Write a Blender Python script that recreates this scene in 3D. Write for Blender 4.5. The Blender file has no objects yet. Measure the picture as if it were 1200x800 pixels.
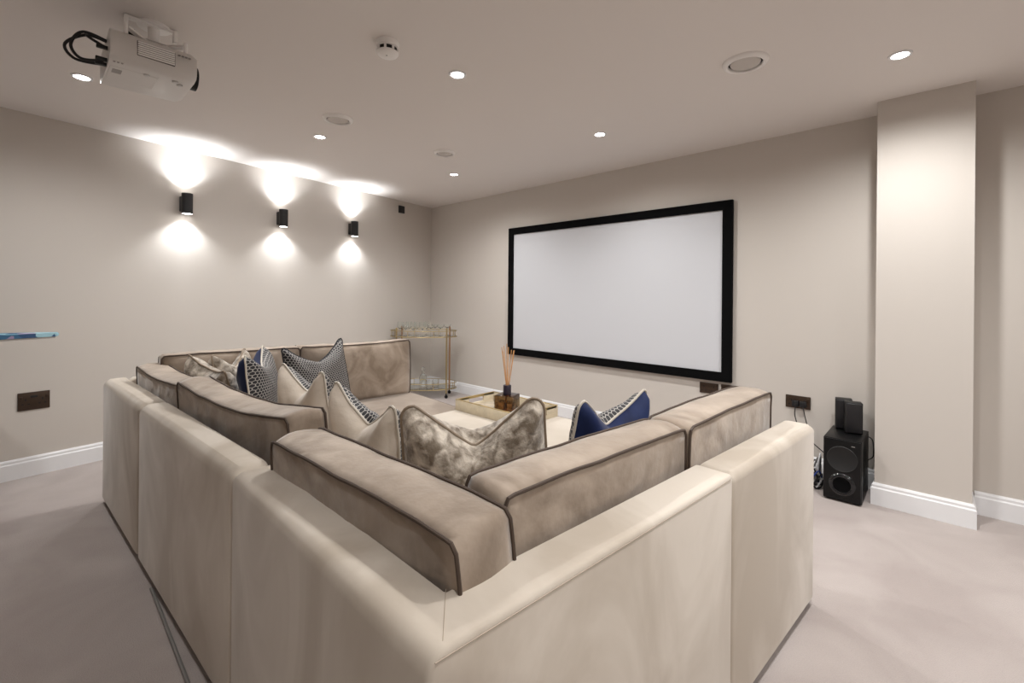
import bpy, bmesh, math, random
from mathutils import Vector, Matrix, noise
random.seed(7)
PI = math.pi
S = bpy.context.scene
COL = S.collection

# ------------------------------------------------------------------ helpers
def link(o, parent=None):
    COL.objects.link(o)
    if parent is not None:
        o.parent = parent
    return o

def obj(name, bm, mat, parent=None, smooth=True, angle=40):
    me = bpy.data.meshes.new(name)
    bmesh.ops.recalc_face_normals(bm, faces=bm.faces)
    bm.to_mesh(me); bm.free()
    if mat is not None:
        for m in (mat if isinstance(mat, (list, tuple)) else [mat]):
            me.materials.append(m)
    if smooth:
        for p in me.polygons:
            p.use_smooth = True
        me.set_sharp_from_angle(angle=math.radians(angle))
    return link(bpy.data.objects.new(name, me), parent)

def tag(o, label, cat, group=None):
    o['label'] = label; o['category'] = cat
    if group: o['group'] = group
    return o

def thing(name, label, cat, loc=(0, 0, 0), rotz=0.0, group=None):
    o = bpy.data.objects.new(name, None)
    o.empty_display_size = 0.05
    link(o)
    o.location = loc; o.rotation_euler = (0, 0, rotz)
    return tag(o, label, cat, group)

def struct(name, bm, mat, **k):
    o = obj(name, bm, mat, **k); o['kind'] = 'structure'; return o

def copy_tree(o, parent=None):
    c = o.copy(); COL.objects.link(c)
    if parent is not None: c.parent = parent
    for ch in list(o.children): copy_tree(ch, c)
    return c

def box(bm, x0, x1, y0, y1, z0, z1, r=0.0, seg=3):
    t = bmesh.new()
    bmesh.ops.create_cube(t, size=1.0)
    for v in t.verts:
        v.co = Vector((x0 + (v.co.x + .5) * (x1 - x0), y0 + (v.co.y + .5) * (y1 - y0), z0 + (v.co.z + .5) * (z1 - z0)))
    if r > 0:
        bmesh.ops.bevel(t, geom=list(t.edges), offset=r, segments=seg, profile=0.5, affect='EDGES', clamp_overlap=True)
    merge(bm, t)
    return bm

def merge(bm, t):
    me = bpy.data.meshes.new('tmp'); t.to_mesh(me); t.free()
    bm.from_mesh(me); bpy.data.meshes.remove(me)

def nbox(*a, **k):
    return box(bmesh.new(), *a, **k)

def lathe(bm, prof, n=32, c=(0, 0, 0), axis='z', cap=True, sx=1.0, sy=1.0):
    rings = []
    for (r, z) in prof:
        ring = []
        for i in range(n):
            a = 2 * PI * i / n
            p = (r * sx * math.cos(a), r * sy * math.sin(a), z)
            if axis == 'y': p = (p[0], p[2], p[1])
            elif axis == 'x': p = (p[2], p[0], p[1])
            ring.append(bm.verts.new((c[0] + p[0], c[1] + p[1], c[2] + p[2])))
        rings.append(ring)
    for a, b in zip(rings[:-1], rings[1:]):
        for i in range(n):
            bm.faces.new((a[i], a[(i + 1) % n], b[(i + 1) % n], b[i]))
    if cap:
        for ring, (r, z) in ((rings[0], prof[0]), (rings[-1], prof[-1])):
            if r > 1e-6:
                try: bm.faces.new(ring)
                except ValueError: pass
    return bm

def tube(bm, pts, r, n=8, closed=False, cap=True):
    pts = [Vector(p) for p in pts]
    m = len(pts); rings = []
    up = Vector((0, 0, 1)); prev = None
    for i, p in enumerate(pts):
        if closed: t = (pts[(i + 1) % m] - pts[i - 1])
        else: t = pts[min(i + 1, m - 1)] - pts[max(i - 1, 0)]
        t = t.normalized() if t.length > 1e-9 else Vector((1, 0, 0))
        if prev is None:
            ref = up if abs(t.z) < .9 else Vector((1, 0, 0))
            nrm = (ref - t * ref.dot(t)).normalized()
        else:
            nrm = prev - t * prev.dot(t)
            nrm = nrm.normalized() if nrm.length > 1e-6 else prev
        prev = nrm
        b = t.cross(nrm)
        rr = r(i / max(1, m - 1)) if callable(r) else r
        rings.append([bm.verts.new(p + (nrm * math.cos(2 * PI * k / n) + b * math.sin(2 * PI * k / n)) * rr) for k in range(n)])
    lim = m if closed else m - 1
    for i in range(lim):
        a, b2 = rings[i], rings[(i + 1) % m]
        for k in range(n):
            bm.faces.new((a[k], a[(k + 1) % n], b2[(k + 1) % n], b2[k]))
    if cap and not closed:
        bm.faces.new(rings[0]); bm.faces.new(rings[-1])
    return bm

def spline(pts, n=8, closed=False):
    P = [Vector(p) for p in pts]; out = []; m = len(P)
    rng = m if closed else m - 1
    for i in range(rng):
        if closed: p0, p1, p2, p3 = P[i - 1], P[i], P[(i + 1) % m], P[(i + 2) % m]
        else: p0, p1, p2, p3 = P[max(i - 1, 0)], P[i], P[i + 1], P[min(i + 2, m - 1)]
        for k in range(n):
            t = k / n
            out.append(.5 * ((2 * p1) + (p2 - p0) * t + (2 * p0 - 5 * p1 + 4 * p2 - p3) * t * t + (3 * p1 - p0 - 3 * p2 + p3) * t ** 3))
    if not closed: out.append(P[-1])
    return out

def prism(bm, poly, z0, z1):
    a = [bm.verts.new((x, y, z0)) for x, y in poly]
    b = [bm.verts.new((x, y, z1)) for x, y in poly]
    n = len(poly)
    bm.faces.new(a); bm.faces.new(b)
    for i in range(n):
        bm.faces.new((a[i], a[(i + 1) % n], b[(i + 1) % n], b[i]))
    return bm

# ------------------------------------------------------------------ materials
def srgb(r, g, b):
    def f(c):
        c /= 255.0
        return c / 12.92 if c <= .04045 else ((c + .055) / 1.055) ** 2.4
    return (f(r), f(g), f(b), 1.0)

class NT:
    def __init__(s, name):
        s.m = bpy.data.materials.new(name); s.m.use_nodes = True
        s.t = s.m.node_tree; s.b = s.t.nodes['Principled BSDF']
    def n(s, typ, **k):
        nd = s.t.nodes.new(typ)
        for a, v in k.items(): setattr(nd, a, v)
        return nd
    def l(s, a, b): s.t.links.new(a, b)

def plain(name, col, rough=.5, metal=0.0, bump=0.0, bscale=200, var=0.0, vscale=6, spec=.5):
    M = NT(name)
    M.b.inputs['Roughness'].default_value = rough
    M.b.inputs['Metallic'].default_value = metal
    M.b.inputs['Specular IOR Level'].default_value = spec
    M.b.inputs['Base Color'].default_value = col
    tc = M.n('ShaderNodeTexCoord')
    if var > 0:
        nz = M.n('ShaderNodeTexNoise'); nz.inputs['Scale'].default_value = vscale; nz.inputs['Detail'].default_value = 5
        M.l(tc.outputs['Object'], nz.inputs['Vector'])
        rp = M.n('ShaderNodeValToRGB')
        rp.color_ramp.elements[0].position = .3; rp.color_ramp.elements[1].position = .7
        rp.color_ramp.elements[0].color = tuple(c * (1 - var) for c in col[:3]) + (1,)
        rp.color_ramp.elements[1].color = tuple(min(1, c * (1 + var)) for c in col[:3]) + (1,)
        M.l(nz.outputs['Fac'], rp.inputs['Fac']); M.l(rp.outputs['Color'], M.b.inputs['Base Color'])
    if bump > 0:
        n2 = M.n('ShaderNodeTexNoise'); n2.inputs['Scale'].default_value = bscale; n2.inputs['Detail'].default_value = 3
        M.l(tc.outputs['Object'], n2.inputs['Vector'])
        bp = M.n('ShaderNodeBump'); bp.inputs['Strength'].default_value = bump; bp.inputs['Distance'].default_value = .002
        M.l(n2.outputs['Fac'], bp.inputs['Height']); M.l(bp.outputs['Normal'], M.b.inputs['Normal'])
    return M.m

def velvet(name, lo, hi, scale=3.0, contrast=(.35, .65), sheen=.35, detail=4, dist=.6, stretch=(1, 1, 1), bump=.25, bscale=14, rough=.8):
    M = NT(name)
    M.b.inputs['Roughness'].default_value = rough
    M.b.inputs['Specular IOR Level'].default_value = .15
    M.b.inputs['Sheen Weight'].default_value = sheen
    M.b.inputs['Sheen Roughness'].default_value = .45
    tc = M.n('ShaderNodeTexCoord'); mp = M.n('ShaderNodeMapping'); mp.inputs['Scale'].default_value = stretch
    M.l(tc.outputs['Object'], mp.inputs['Vector'])
    nz = M.n('ShaderNodeTexNoise'); nz.inputs['Scale'].default_value = scale; nz.inputs['Detail'].default_value = detail
    nz.inputs['Distortion'].default_value = dist
    M.l(mp.outputs['Vector'], nz.inputs['Vector'])
    rp = M.n('ShaderNodeValToRGB')
    rp.color_ramp.elements[0].position, rp.color_ramp.elements[1].position = contrast
    rp.color_ramp.elements[0].color = lo; rp.color_ramp.elements[1].color = hi
    M.l(nz.outputs['Fac'], rp.inputs['Fac']); M.l(rp.outputs['Color'], M.b.inputs['Base Color'])
    n2 = M.n('ShaderNodeTexNoise'); n2.inputs['Scale'].default_value = bscale; n2.inputs['Detail'].default_value = 4
    M.l(mp.outputs['Vector'], n2.inputs['Vector'])
    bp = M.n('ShaderNodeBump'); bp.inputs['Strength'].default_value = bump; bp.inputs['Distance'].default_value = .012
    M.l(n2.outputs['Fac'], bp.inputs['Height']); M.l(bp.outputs['Normal'], M.b.inputs['Normal'])
    return M.m

def hexmat(name, pitch=.016):
    """Black spots in a honeycomb of pale silver lines, laid out on the cloth's own UVs."""
    M = NT(name)
    uv = M.n('ShaderNodeUVMap')
    sc = M.n('ShaderNodeVectorMath', operation='SCALE'); sc.inputs['Scale'].default_value = 1 / pitch
    M.l(uv.outputs['UV'], sc.inputs[0])
    def cell(off):
        a = M.n('ShaderNodeVectorMath', operation='ADD'); a.inputs[1].default_value = off
        M.l(sc.outputs[0], a.inputs[0])
        md = M.n('ShaderNodeVectorMath', operation='WRAP')
        md.inputs[1].default_value = (.5, .866, 1); md.inputs[2].default_value = (-.5, -.866, -1)
        M.l(a.outputs[0], md.inputs[0])
        sp = M.n('ShaderNodeSeparateXYZ'); M.l(md.outputs[0], sp.inputs[0])
        ax = M.n('ShaderNodeMath', operation='ABSOLUTE'); M.l(sp.outputs['X'], ax.inputs[0])
        ay = M.n('ShaderNodeMath', operation='ABSOLUTE'); M.l(sp.outputs['Y'], ay.inputs[0])
        h = M.n('ShaderNodeMath', operation='MULTIPLY'); h.inputs[1].default_value = .5; M.l(ax.outputs[0], h.inputs[0])
        k = M.n('ShaderNodeMath', operation='MULTIPLY_ADD'); k.inputs[1].default_value = .866
        M.l(ay.outputs[0], k.inputs[0]); M.l(h.outputs[0], k.inputs[2])
        mx = M.n('ShaderNodeMath', operation='MAXIMUM'); M.l(ax.outputs[0], mx.inputs[0]); M.l(k.outputs[0], mx.inputs[1])
        return mx
    c1, c2 = cell((0, 0, 0)), cell((.5, .866, 0))
    mn = M.n('ShaderNodeMath', operation='MINIMUM'); M.l(c1.outputs[0], mn.inputs[0]); M.l(c2.outputs[0], mn.inputs[1])
    rp = M.n('ShaderNodeValToRGB')
    rp.color_ramp.elements[0].position = .40; rp.color_ramp.elements[0].color = srgb(20, 20, 26)
    rp.color_ramp.elements[1].position = .44; rp.color_ramp.elements[1].color = srgb(166, 161, 156)
    M.l(mn.outputs[0], rp.inputs['Fac']); M.l(rp.outputs['Color'], M.b.inputs['Base Color'])
    M.b.inputs['Roughness'].default_value = .6
    return M.m

def emit(name, col, s):
    M = NT(name)
    M.b.inputs['Base Color'].default_value = (.9, .9, .9, 1)
    M.b.inputs['Emission Color'].default_value = col; M.b.inputs['Emission Strength'].default_value = s
    return M.m

def glassmat(name, col=(1, 1, 1, 1), rough=0.0, ior=1.45):
    M = NT(name)
    M.b.inputs['Base Color'].default_value = col; M.b.inputs['Roughness'].default_value = rough
    M.b.inputs['Transmission Weight'].default_value = 1.0; M.b.inputs['IOR'].default_value = ior
    return M.m

m_wall = plain('greige_paint', srgb(201, 195, 188), .85, bump=.05, bscale=350, spec=.2)
m_ceil = plain('ceiling_paint', srgb(226, 221, 217), .9, bump=.04, bscale=300, spec=.2)
m_white = plain('white_gloss_paint', srgb(232, 233, 235), .4)
def carpet():
    M = NT('carpet_pile')
    tc = M.n('ShaderNodeTexCoord')
    n1 = M.n('ShaderNodeTexNoise'); n1.inputs['Scale'].default_value = 2.2; n1.inputs['Detail'].default_value = 7; n1.inputs['Distortion'].default_value = .7
    M.l(tc.outputs['Object'], n1.inputs['Vector'])
    rp = M.n('ShaderNodeValToRGB')
    rp.color_ramp.elements[0].position = .35; rp.color_ramp.elements[0].color = srgb(160, 150, 146)
    rp.color_ramp.elements[1].position = .72; rp.color_ramp.elements[1].color = srgb(178, 169, 165)
    M.l(n1.outputs['Fac'], rp.inputs['Fac'])
    n2 = M.n('ShaderNodeTexNoise'); n2.inputs['Scale'].default_value = 260; n2.inputs['Detail'].default_value = 2
    M.l(tc.outputs['Object'], n2.inputs['Vector'])
    mx = M.n('ShaderNodeMix', data_type='RGBA', blend_type='MULTIPLY'); mx.inputs['Factor'].default_value = .25
    M.l(rp.outputs['Color'], mx.inputs['A']); M.l(n2.outputs['Color'], mx.inputs['B'])
    hs = M.n('ShaderNodeHueSaturation'); hs.inputs['Saturation'].default_value = 1.0; hs.inputs['Value'].default_value = 1.12
    mx2 = M.n('ShaderNodeMix', data_type='RGBA', blend_type='MULTIPLY'); mx2.inputs['Factor'].default_value = .22
    M.l(rp.outputs['Color'], mx2.inputs['A']); M.l(n2.outputs['Fac'], mx2.inputs['B'])
    M.l(mx2.outputs['Result'], hs.inputs['Color']); M.l(hs.outputs['Color'], M.b.inputs['Base Color'])
    M.b.inputs['Roughness'].default_value = .95; M.b.inputs['Specular IOR Level'].default_value = .1
    M.b.inputs['Sheen Weight'].default_value = .2
    bp = M.n('ShaderNodeBump'); bp.inputs['Strength'].default_value = .5; bp.inputs['Distance'].default_value = .004
    M.l(n2.outputs['Fac'], bp.inputs['Height']); M.l(bp.outputs['Normal'], M.b.inputs['Normal'])
    return M.m
m_carpet = carpet()
m_frame = velvet('beige_velvet', srgb(180, 169, 155), srgb(203, 194, 182), scale=3.0, contrast=(.38, .64), sheen=.25, stretch=(1, 1, .55), dist=1.0, detail=7, bump=.12, bscale=7)
m_cush = velvet('taupe_velvet', srgb(132, 117, 102), srgb(172, 157, 142), scale=5, contrast=(.38, .64), sheen=.4, dist=.8, bump=.45, bscale=12, rough=.65)
m_seat = velvet('taupe_velvet_seat', srgb(128, 115, 103), srgb(154, 141, 128), scale=3.5, sheen=.3, bump=.2, bscale=8)
m_pipe = plain('dark_brown_piping', srgb(70, 56, 46), .7)
m_plinth = plain('dark_plinth', srgb(38, 30, 26), .8)
m_ott = velvet('cream_velvet', srgb(176, 166, 153), srgb(192, 183, 171), scale=2.5, sheen=.3, bump=.1, bscale=7)
m_satin = velvet('champagne_satin', srgb(186, 174, 159), srgb(222, 212, 199), scale=5, sheen=.3, bump=.45, bscale=11, rough=.45)
m_crush = velvet('crushed_velvet', srgb(112, 100, 86), srgb(206, 196, 182), scale=24, contrast=(.38, .66), sheen=.5, detail=12, dist=.5, bump=.6, bscale=38, rough=.5)
m_navy = velvet('navy_velvet', srgb(16, 24, 54), srgb(38, 54, 100), scale=5, contrast=(.3, .75), sheen=.15, bump=.15, bscale=9, rough=.6)
m_hex = hexmat('honeycomb_weave')
m_spipe = plain('silver_piping', srgb(196, 188, 176), .45)
m_tpipe = plain('taupe_piping', srgb(140, 124, 106), .5)
m_black = plain('black_satin', srgb(11, 11, 12), .38, bump=.05, bscale=400, spec=.3)
m_blackm = plain('matt_black_metal', srgb(24, 23, 26), .45)
m_felt = plain('black_felt', srgb(10, 10, 11), .95, bump=.1, bscale=500, spec=.1)
m_screen = plain('matte_screen_fabric', srgb(204, 206, 211), .9, bump=.03, bscale=600, spec=.1)
m_gold = plain('brushed_gold', srgb(178, 160, 118), .3, 1.0)
m_copper = plain('copper', srgb(176, 136, 104), .3, 1.0)
m_bronze = plain('bronze_plate', srgb(72, 58, 48), .38, .6)
m_dark = plain('dark_slot', srgb(14, 12, 11), .6)
m_plastic = plain('white_plastic', srgb(240, 238, 236), .4)
m_vent = plain('vent_disc_grey', srgb(196, 190, 184), .55)
m_proj = plain('projector_shell', srgb(208, 205, 202), .35)
m_pgrey = plain('grey_plastic', srgb(150, 145, 142), .5)
m_steel = plain('steel', srgb(200, 198, 196), .3, 1.0)
m_trayw = plain('pale_shagreen', srgb(202, 190, 166), .45, bump=.1, bscale=150, var=.08, vscale=30)
m_trayg = plain('champagne_gold_edge', srgb(180, 158, 112), .35, .8)
m_mirror = plain('tray_base_mirror', srgb(222, 214, 202), .12, .6)
m_amber = glassmat('smoked_amber_glass', (.26, .17, .09, 1), 0.02)
m_glass = glassmat('clear_glass', (.97, .99, .98, 1), 0.0)
m_shelfglass = glassmat('shelf_glass', (.93, .97, .95, 1), 0.0)
m_reed = plain('rattan_reed', srgb(196, 148, 98), .7, var=.15, vscale=40)
m_purple = plain('dark_aubergine_cap', srgb(34, 26, 40), .35)
m_led = emit('downlight_lens', (1, .97, .93, 1), 26)
m_sled = emit('sconce_lens', (1, .97, .94, 1), 18)
m_cable = plain('black_cable', srgb(16, 16, 18), .5)
m_wcable = plain('white_cable', srgb(190, 190, 192), .5)
m_bcable = plain('blue_cable', srgb(40, 62, 132), .5)
m_gcable = plain('grey_cable', srgb(120, 118, 116), .6)
m_port = plain('glossy_port', srgb(26, 26, 28), .08)

def boardmat():
    M = NT('ironing_board_fabric')
    tc = M.n('ShaderNodeTexCoord')
    vo = M.n('ShaderNodeTexVoronoi'); vo.inputs['Scale'].default_value = 16
    M.l(tc.outputs['Object'], vo.inputs['Vector'])
    sp = M.n('ShaderNodeSeparateColor'); M.l(vo.outputs['Color'], sp.inputs['Color'])
    rp = M.n('ShaderNodeValToRGB'); cr = rp.color_ramp; cr.interpolation = 'CONSTANT'
    cr.elements[0].position = 0; cr.elements[0].color = srgb(54, 96, 128)
    cr.elements[1].position = .3; cr.elements[1].color = srgb(104, 156, 178)
    for p, c in ((.5, (150, 136, 164)), (.68, (44, 74, 110)), (.84, (150, 188, 200))):
        e = cr.elements.new(p); e.color = srgb(*c)
    M.l(sp.outputs['Red'], rp.inputs['Fac']); M.l(rp.outputs['Color'], M.b.inputs['Base Color'])
    M.b.inputs['Roughness'].default_value = .8
    return M.m
m_board = boardmat()

# ------------------------------------------------------------------ camera (eye level in the middle of the room height)
cd = bpy.data.cameras.new('camera'); cam = bpy.data.objects.new('camera', cd); COL.objects.link(cam)
CZ = 1.2236
cd.sensor_width = 36; cd.lens = 533 / 1200 * 36; cd.shift_y = -(400 - 346.39) / 1200; cd.clip_start = .05
cam.matrix_world = Matrix.Translation((0, 0, CZ)) @ Matrix.Rotation(math.radians(133.2956 - 90), 4, 'Z') @ Matrix.Rotation(PI / 2, 4, 'X') @ Matrix.Rotation(math.radians(.5), 4, 'Z')
S.camera = cam

# ------------------------------------------------------------------ room shell
H = 2.4
D = 3.7313                       # screen wall
PY = 3.4723                      # face of the pilaster
LA = math.radians(189.59)        # left wall normal
LN = Vector((math.cos(LA), math.sin(LA))); LD = 4.3333
LT = Vector((-LN.y, LN.x))       # along the left wall
if LT.y < 0: LT = -LT
def lw(y, off=0.0):
    """Point of the left wall at world y, moved 'off' metres into the room."""
    x = (LD - LN.y * y) / LN.x
    return Vector((x, y)) - LN * off
XR, YB = 2.9, -2.6
cA = lw(D); cB = lw(YB)

struct('floor', prism(bmesh.new(), [(cB.x - .2, YB - .1), (XR + .1, YB - .1), (XR + .1, D + .1), (cA.x - .2, D + .1)], -.1, 0), m_carpet, smooth=False)
struct('ceiling', prism(bmesh.new(), [(cB.x - .2, YB - .1), (XR + .1, YB - .1), (XR + .1, D + .1), (cA.x - .2, D + .1)], H, H + .1), m_ceil, smooth=False)
o1 = Vector((cA.x, cA.y)) + LN * .1; o2 = Vector((cB.x, cB.y)) + LN * .1
struct('wall_left', prism(bmesh.new(), [tuple(cA), tuple(cB), tuple(o2), tuple(o1)], 0, H), m_wall, smooth=False)
struct('wall_front', prism(bmesh.new(), [(cA.x, D), (XR, D), (XR, D + .1), (cA.x, D + .1)], 0, H), m_wall, smooth=False)
struct('wall_right', prism(bmesh.new(), [(XR, YB), (XR, D), (XR + .1, D), (XR + .1, YB)], 0, H), m_wall, smooth=False)
struct('wall_rear', prism(bmesh.new(), [(cB.x, YB - .1), (XR, YB - .1), (XR, YB), (cB.x, YB)], 0, H), m_wall, smooth=False)
PX0, PX1 = -.281, .131
struct('wall_pilaster', prism(bmesh.new(), [(PX0, PY), (PX1, PY), (PX1, D), (PX0, D)], 0, H), m_wall, smooth=False)

SKP = [(0, 0), (.017, 0), (.017, .098), (.012, .106), (.012, .118), (.006, .129), (0, .129)]
def skirting(name, path):
    """Moulded skirting swept along a floor path; the room lies on the right-hand side."""
    bm = bmesh.new(); P = [Vector(p) for p in path]; n = len(P); rings = []
    for i, p in enumerate(P):
        d0 = (P[i] - P[i - 1]).normalized() if i > 0 else None
        d1 = (P[i + 1] - P[i]).normalized() if i < n - 1 else None
        ns = [Vector((d.y, -d.x)) for d in (d0, d1) if d is not None]
        if len(ns) == 2:
            m = (ns[0] + ns[1]); m = m / m.dot(ns[0])
        else: m = ns[0]
        rings.append([bm.verts.new((p.x + m.x * a, p.y + m.y * a, z)) for a, z in SKP])
    k = len(SKP)
    for a, b in zip(rings[:-1], rings[1:]):
        for j in range(k):
            bm.faces.new((a[j], a[(j + 1) % k], b[(j + 1) % k], b[j]))
    bm.faces.new(rings[0]); bm.faces.new(rings[-1])
    return struct(name, bm, m_white, angle=25)
skirting('baseboard_left', [tuple(cB), (cA.x, cA.y)])
skirting('baseboard_front', [(cA.x + .018, D), (PX0 - .0175, D)])
skirting('baseboard_pilaster', [(PX0, D), (PX0, PY), (PX1, PY), (PX1, D)])
skirting('baseboard_right', [(PX1 + .0175, D), (XR, D)])

# ------------------------------------------------------------------ projection screen
sx0, sx1, sz0, sz1 = -3.544, -1.166, .568, 1.978
t = thing('projection_screen', 'large wall mounted projection screen with a wide black border', 'projection screen', ((sx0 + sx1) / 2, D, sz0))
hw, hh, b = (sx1 - sx0) / 2, sz1 - sz0, .073
bm = bmesh.new()
def fbar(pts):
    """Mitred frame bar with a shallow bevel: outer pair then inner pair."""
    (ox0, oz0), (ox1, oz1), (ix1, iz1), (ix0, iz0) = pts
    f = [bm.verts.new((x, -.036, z)) for x, z in pts]; k = [bm.verts.new((x, -.004, z)) for x, z in pts]
    bm.faces.new(f); bm.faces.new(k)
    for i in range(4): bm.faces.new((f[i], f[(i + 1) % 4], k[(i + 1) % 4], k[i]))
fbar([(-hw, 0), (hw, 0), (hw - b, b), (-hw + b, b)])
fbar([(hw, 0), (hw, hh), (hw - b, hh - b), (hw - b, b)])
fbar([(hw, hh), (-hw, hh), (-hw + b, hh - b), (hw - b, hh - b)])
fbar([(-hw, hh), (-hw, 0), (-hw + b, b), (-hw + b, hh - b)])
obj('frame', bm, m_felt, t, smooth=False)
obj('screen_surface', nbox(-hw + b - .004, hw - b + .004, -.022, -.006, b - .004, hh - b + .004), m_screen, t, smooth=False)

# ------------------------------------------------------------------ sockets
def socket(name, label, loc, rotz, w=.145, h=.086, switches=True, n=2, group=None):
    t = thing(name, label, 'socket', loc, rotz, group)      # local: -y points into the room, z up, origin at plate centre
    obj('plate', nbox(-w / 2, w / 2, -.008, 0, -h / 2, h / 2, .003, 2), m_bronze, t)
    for k in range(n):
        cx = (k - (n - 1) / 2) * w * .52
        if switches:
            sxo = cx + (.022 if k else -.022)
            obj('switch', nbox(sxo - .008, sxo + .008, -.012, -.006, .012, .034, .002, 2), m_steel if name == 'double_socket_x' else m_bronze, t)
        bm = bmesh.new()
        box(bm, cx - .004, cx + .004, -.0088, -.006, .004, .018)
        for s in (-1, 1): box(bm, cx + s * .014 - .005, cx + s * .014 + .005, -.0088, -.006, -.022, -.014)
        obj('pin_slots', bm, m_dark, t, smooth=False)
    return t
lwrot = math.atan2(LT.y, LT.x) + PI      # local +x along the wall, local -y into the room
def on_left(y, z, off=0.0):
    p = lw(y, off); return (p.x, p.y, z)
lrot = math.atan2(LN.y, LN.x) - PI / 2
sl = socket('wall_socket', 'bronze double socket on the left wall behind the sofa', on_left(.025, .497), lrot, w=.152, h=.118)
obj('usb_port', nbox(-.016, .016, -.0095, -.006, .022, .036, .001, 1), m_dark, sl, smooth=False)
socket('wall_socket', 'bronze plate under the right end of the projection screen, left of a matching plate', (-1.342, D, .499), 0, h=.084)
socket('wall_socket', 'bronze plate half hidden behind the sofa cushion under the screen corner', (-1.176, D, .503), 0, h=.084)
sk = socket('wall_socket', 'bronze double socket with black plugs beside the subwoofer', (-.728, D, .491), 0, w=.152, h=.088)
for k, px in enumerate((-.012, .034)):
    p = obj('plug', nbox(px - .02, px + .02, -.036, -.0095, -.03, .012, .005, 2), m_cable, sk)
tag(obj('sensor_plate', nbox(-.046, .046, -.016, 0, -.046, .046, .004, 2), m_blackm), 'small black square plate high on the left wall near the corner', 'wall plate')
o = bpy.data.objects['sensor_plate']; o.location = on_left(3.195, 2.292); o.rotation_euler = (0, 0, lrot)

# ------------------------------------------------------------------ sconces
def light(name, typ, loc, energy, parent=None, col=(1, .99, .975), rot=(0, 0, 0), **k):
    d = bpy.data.lights.new(name, typ); d.energy = energy; d.color = col
    for a, v in k.items(): setattr(d, a, v)
    o = bpy.data.objects.new(name, d); link(o, parent); o.location = loc; o.rotation_euler = rot
    return o
def sconce(y, label):
    t = thing('wall_sconce', label, 'wall light', on_left(y, 1.95), lrot, 'black up and down wall lights')
    hz, r, yo = .083, .039, -.074
    obj('wall_bracket', nbox(-.03, .03, -.05, 0, -.062, .062, .006, 3), m_blackm, t)
    bm = bmesh.new()
    lathe(bm, [(r * .86, hz - .012), (r * .86, hz), (r, hz - .001), (r, -hz + .001), (r * .86, -hz), (r * .86, -hz + .012)], 32, (0, yo, 0), cap=False)
    obj('body', bm, m_blackm, t)
    for s in (1, -1):
        bm = bmesh.new(); lathe(bm, [(.0, s * (hz - .0005)), (r * .85, s * (hz - .0005)), (r * .85, s * (hz - .006)), (0, s * (hz - .006))], 24, (0, yo, 0), cap=False)
        obj('lens', bm, m_sled, t)
        light('sconce_lamp', 'SPOT', (0, yo, s * (hz + .002)), 25 if s < 0 else 26, t, col=(.94, .97, 1), rot=(0 if s < 0 else PI, 0, 0),
              spot_size=math.radians(122 if s < 0 else 124), spot_blend=.75, shadow_soft_size=.034)
for y, l in ((.865, 'black cylinder wall light nearest the projector, leftmost of the three'),
             (1.66, 'black cylinder wall light in the middle of the row of three'),
             (2.46, 'black cylinder wall light nearest the screen, rightmost of the three')):
    sconce(y, l)

# ------------------------------------------------------------------ ceiling fittings
def downlight(x, y, label, e=20.0):
    t = thing('ceiling_downlight', label, 'downlight', (x, y, H), 0, 'recessed ceiling downlights')
    bm = bmesh.new(); lathe(bm, [(.034, -.001), (.034, -.005), (.045, -.006), (.047, 0)], 32, cap=False)
    obj('trim_ring', bm, m_white, t)
    bm = bmesh.new(); lathe(bm, [(0, -.004), (.033, -.004), (.034, -.0005), (0, -.0005)], 24, cap=False)
    obj('lens', bm, m_led, t)
    light('downlight_lamp', 'SPOT', (0, 0, -.012), e, t, spot_size=math.radians(164), spot_blend=.9, shadow_soft_size=.04)
    return t
E0 = 79
for x, y, l in ((-3.427, .19, 'ceiling downlight half hidden behind the white projector'),
                (-3.384, 1.483, 'ceiling downlight beside the round vent above the row of wall lights'),
                (-1.881, 1.557, 'bright ceiling downlight nearest the smoke detector'),
                (-1.804, 2.828, 'ceiling downlight above the left half of the projection screen'),
                (-3.451, 2.825, 'ceiling downlight nearest the far corner of the room'),
                (-.149, 2.869, 'ceiling downlight in front of the pilaster, rightmost in the photo')):
    downlight(x, y, l, E0 * (.75 if y < 1 else 1.25 if x > -1 else 1.0))
for x, y in ((-.15, 1.5), (-.15, .19), (1.45, 2.86), (1.45, 1.5), (1.45, .19), (1.45, -1.2)):
    downlight(x, y, 'ceiling downlight out of the picture, over the camera side of the room', E0 * (1.0 if y > 1 or x > 1 and y > 0 else .5))

def valve(x, y, r, label, deep):
    t = thing('ceiling_vent', label, 'ceiling vent', (x, y, H), 0, 'round ceiling vents')
    bm = bmesh.new(); lathe(bm, [(r * .74, -.002), (r * .75, -.014), (r * .82, -.019), (r * .95, -.012), (r, -.002), (r, 0)], 40, cap=False)
    obj('rim', bm, m_plastic, t)
    bm = bmesh.new(); lathe(bm, [(0, -.001), (r * .76, -.001), (r * .76, -.003), (0, -.003)], 32, cap=False)
    obj('dark_gap', bm, m_dark if not deep else m_pgrey, t)
    bm = bmesh.new()
    if deep: lathe(bm, [(0, -.006), (r * .5, -.006), (r * .66, -.012), (r * .64, -.004), (0, -.004)], 32, cap=False)
    else: lathe(bm, [(0, -.012), (r * .45, -.013), (r * .64, -.010), (r * .66, -.005), (0, -.005)], 32, cap=False)
    obj('disc', bm, m_vent, t)
valve(-2.948, 1.412, .098, 'round white ceiling vent with dished centre above the wall lights', True)
valve(-2.985, 2.342, .088, 'flat round white ceiling vent nearest the far corner', False)
valve(-.717, 2.446, .105, 'large round white ceiling vent near the pilaster', False)

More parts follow.
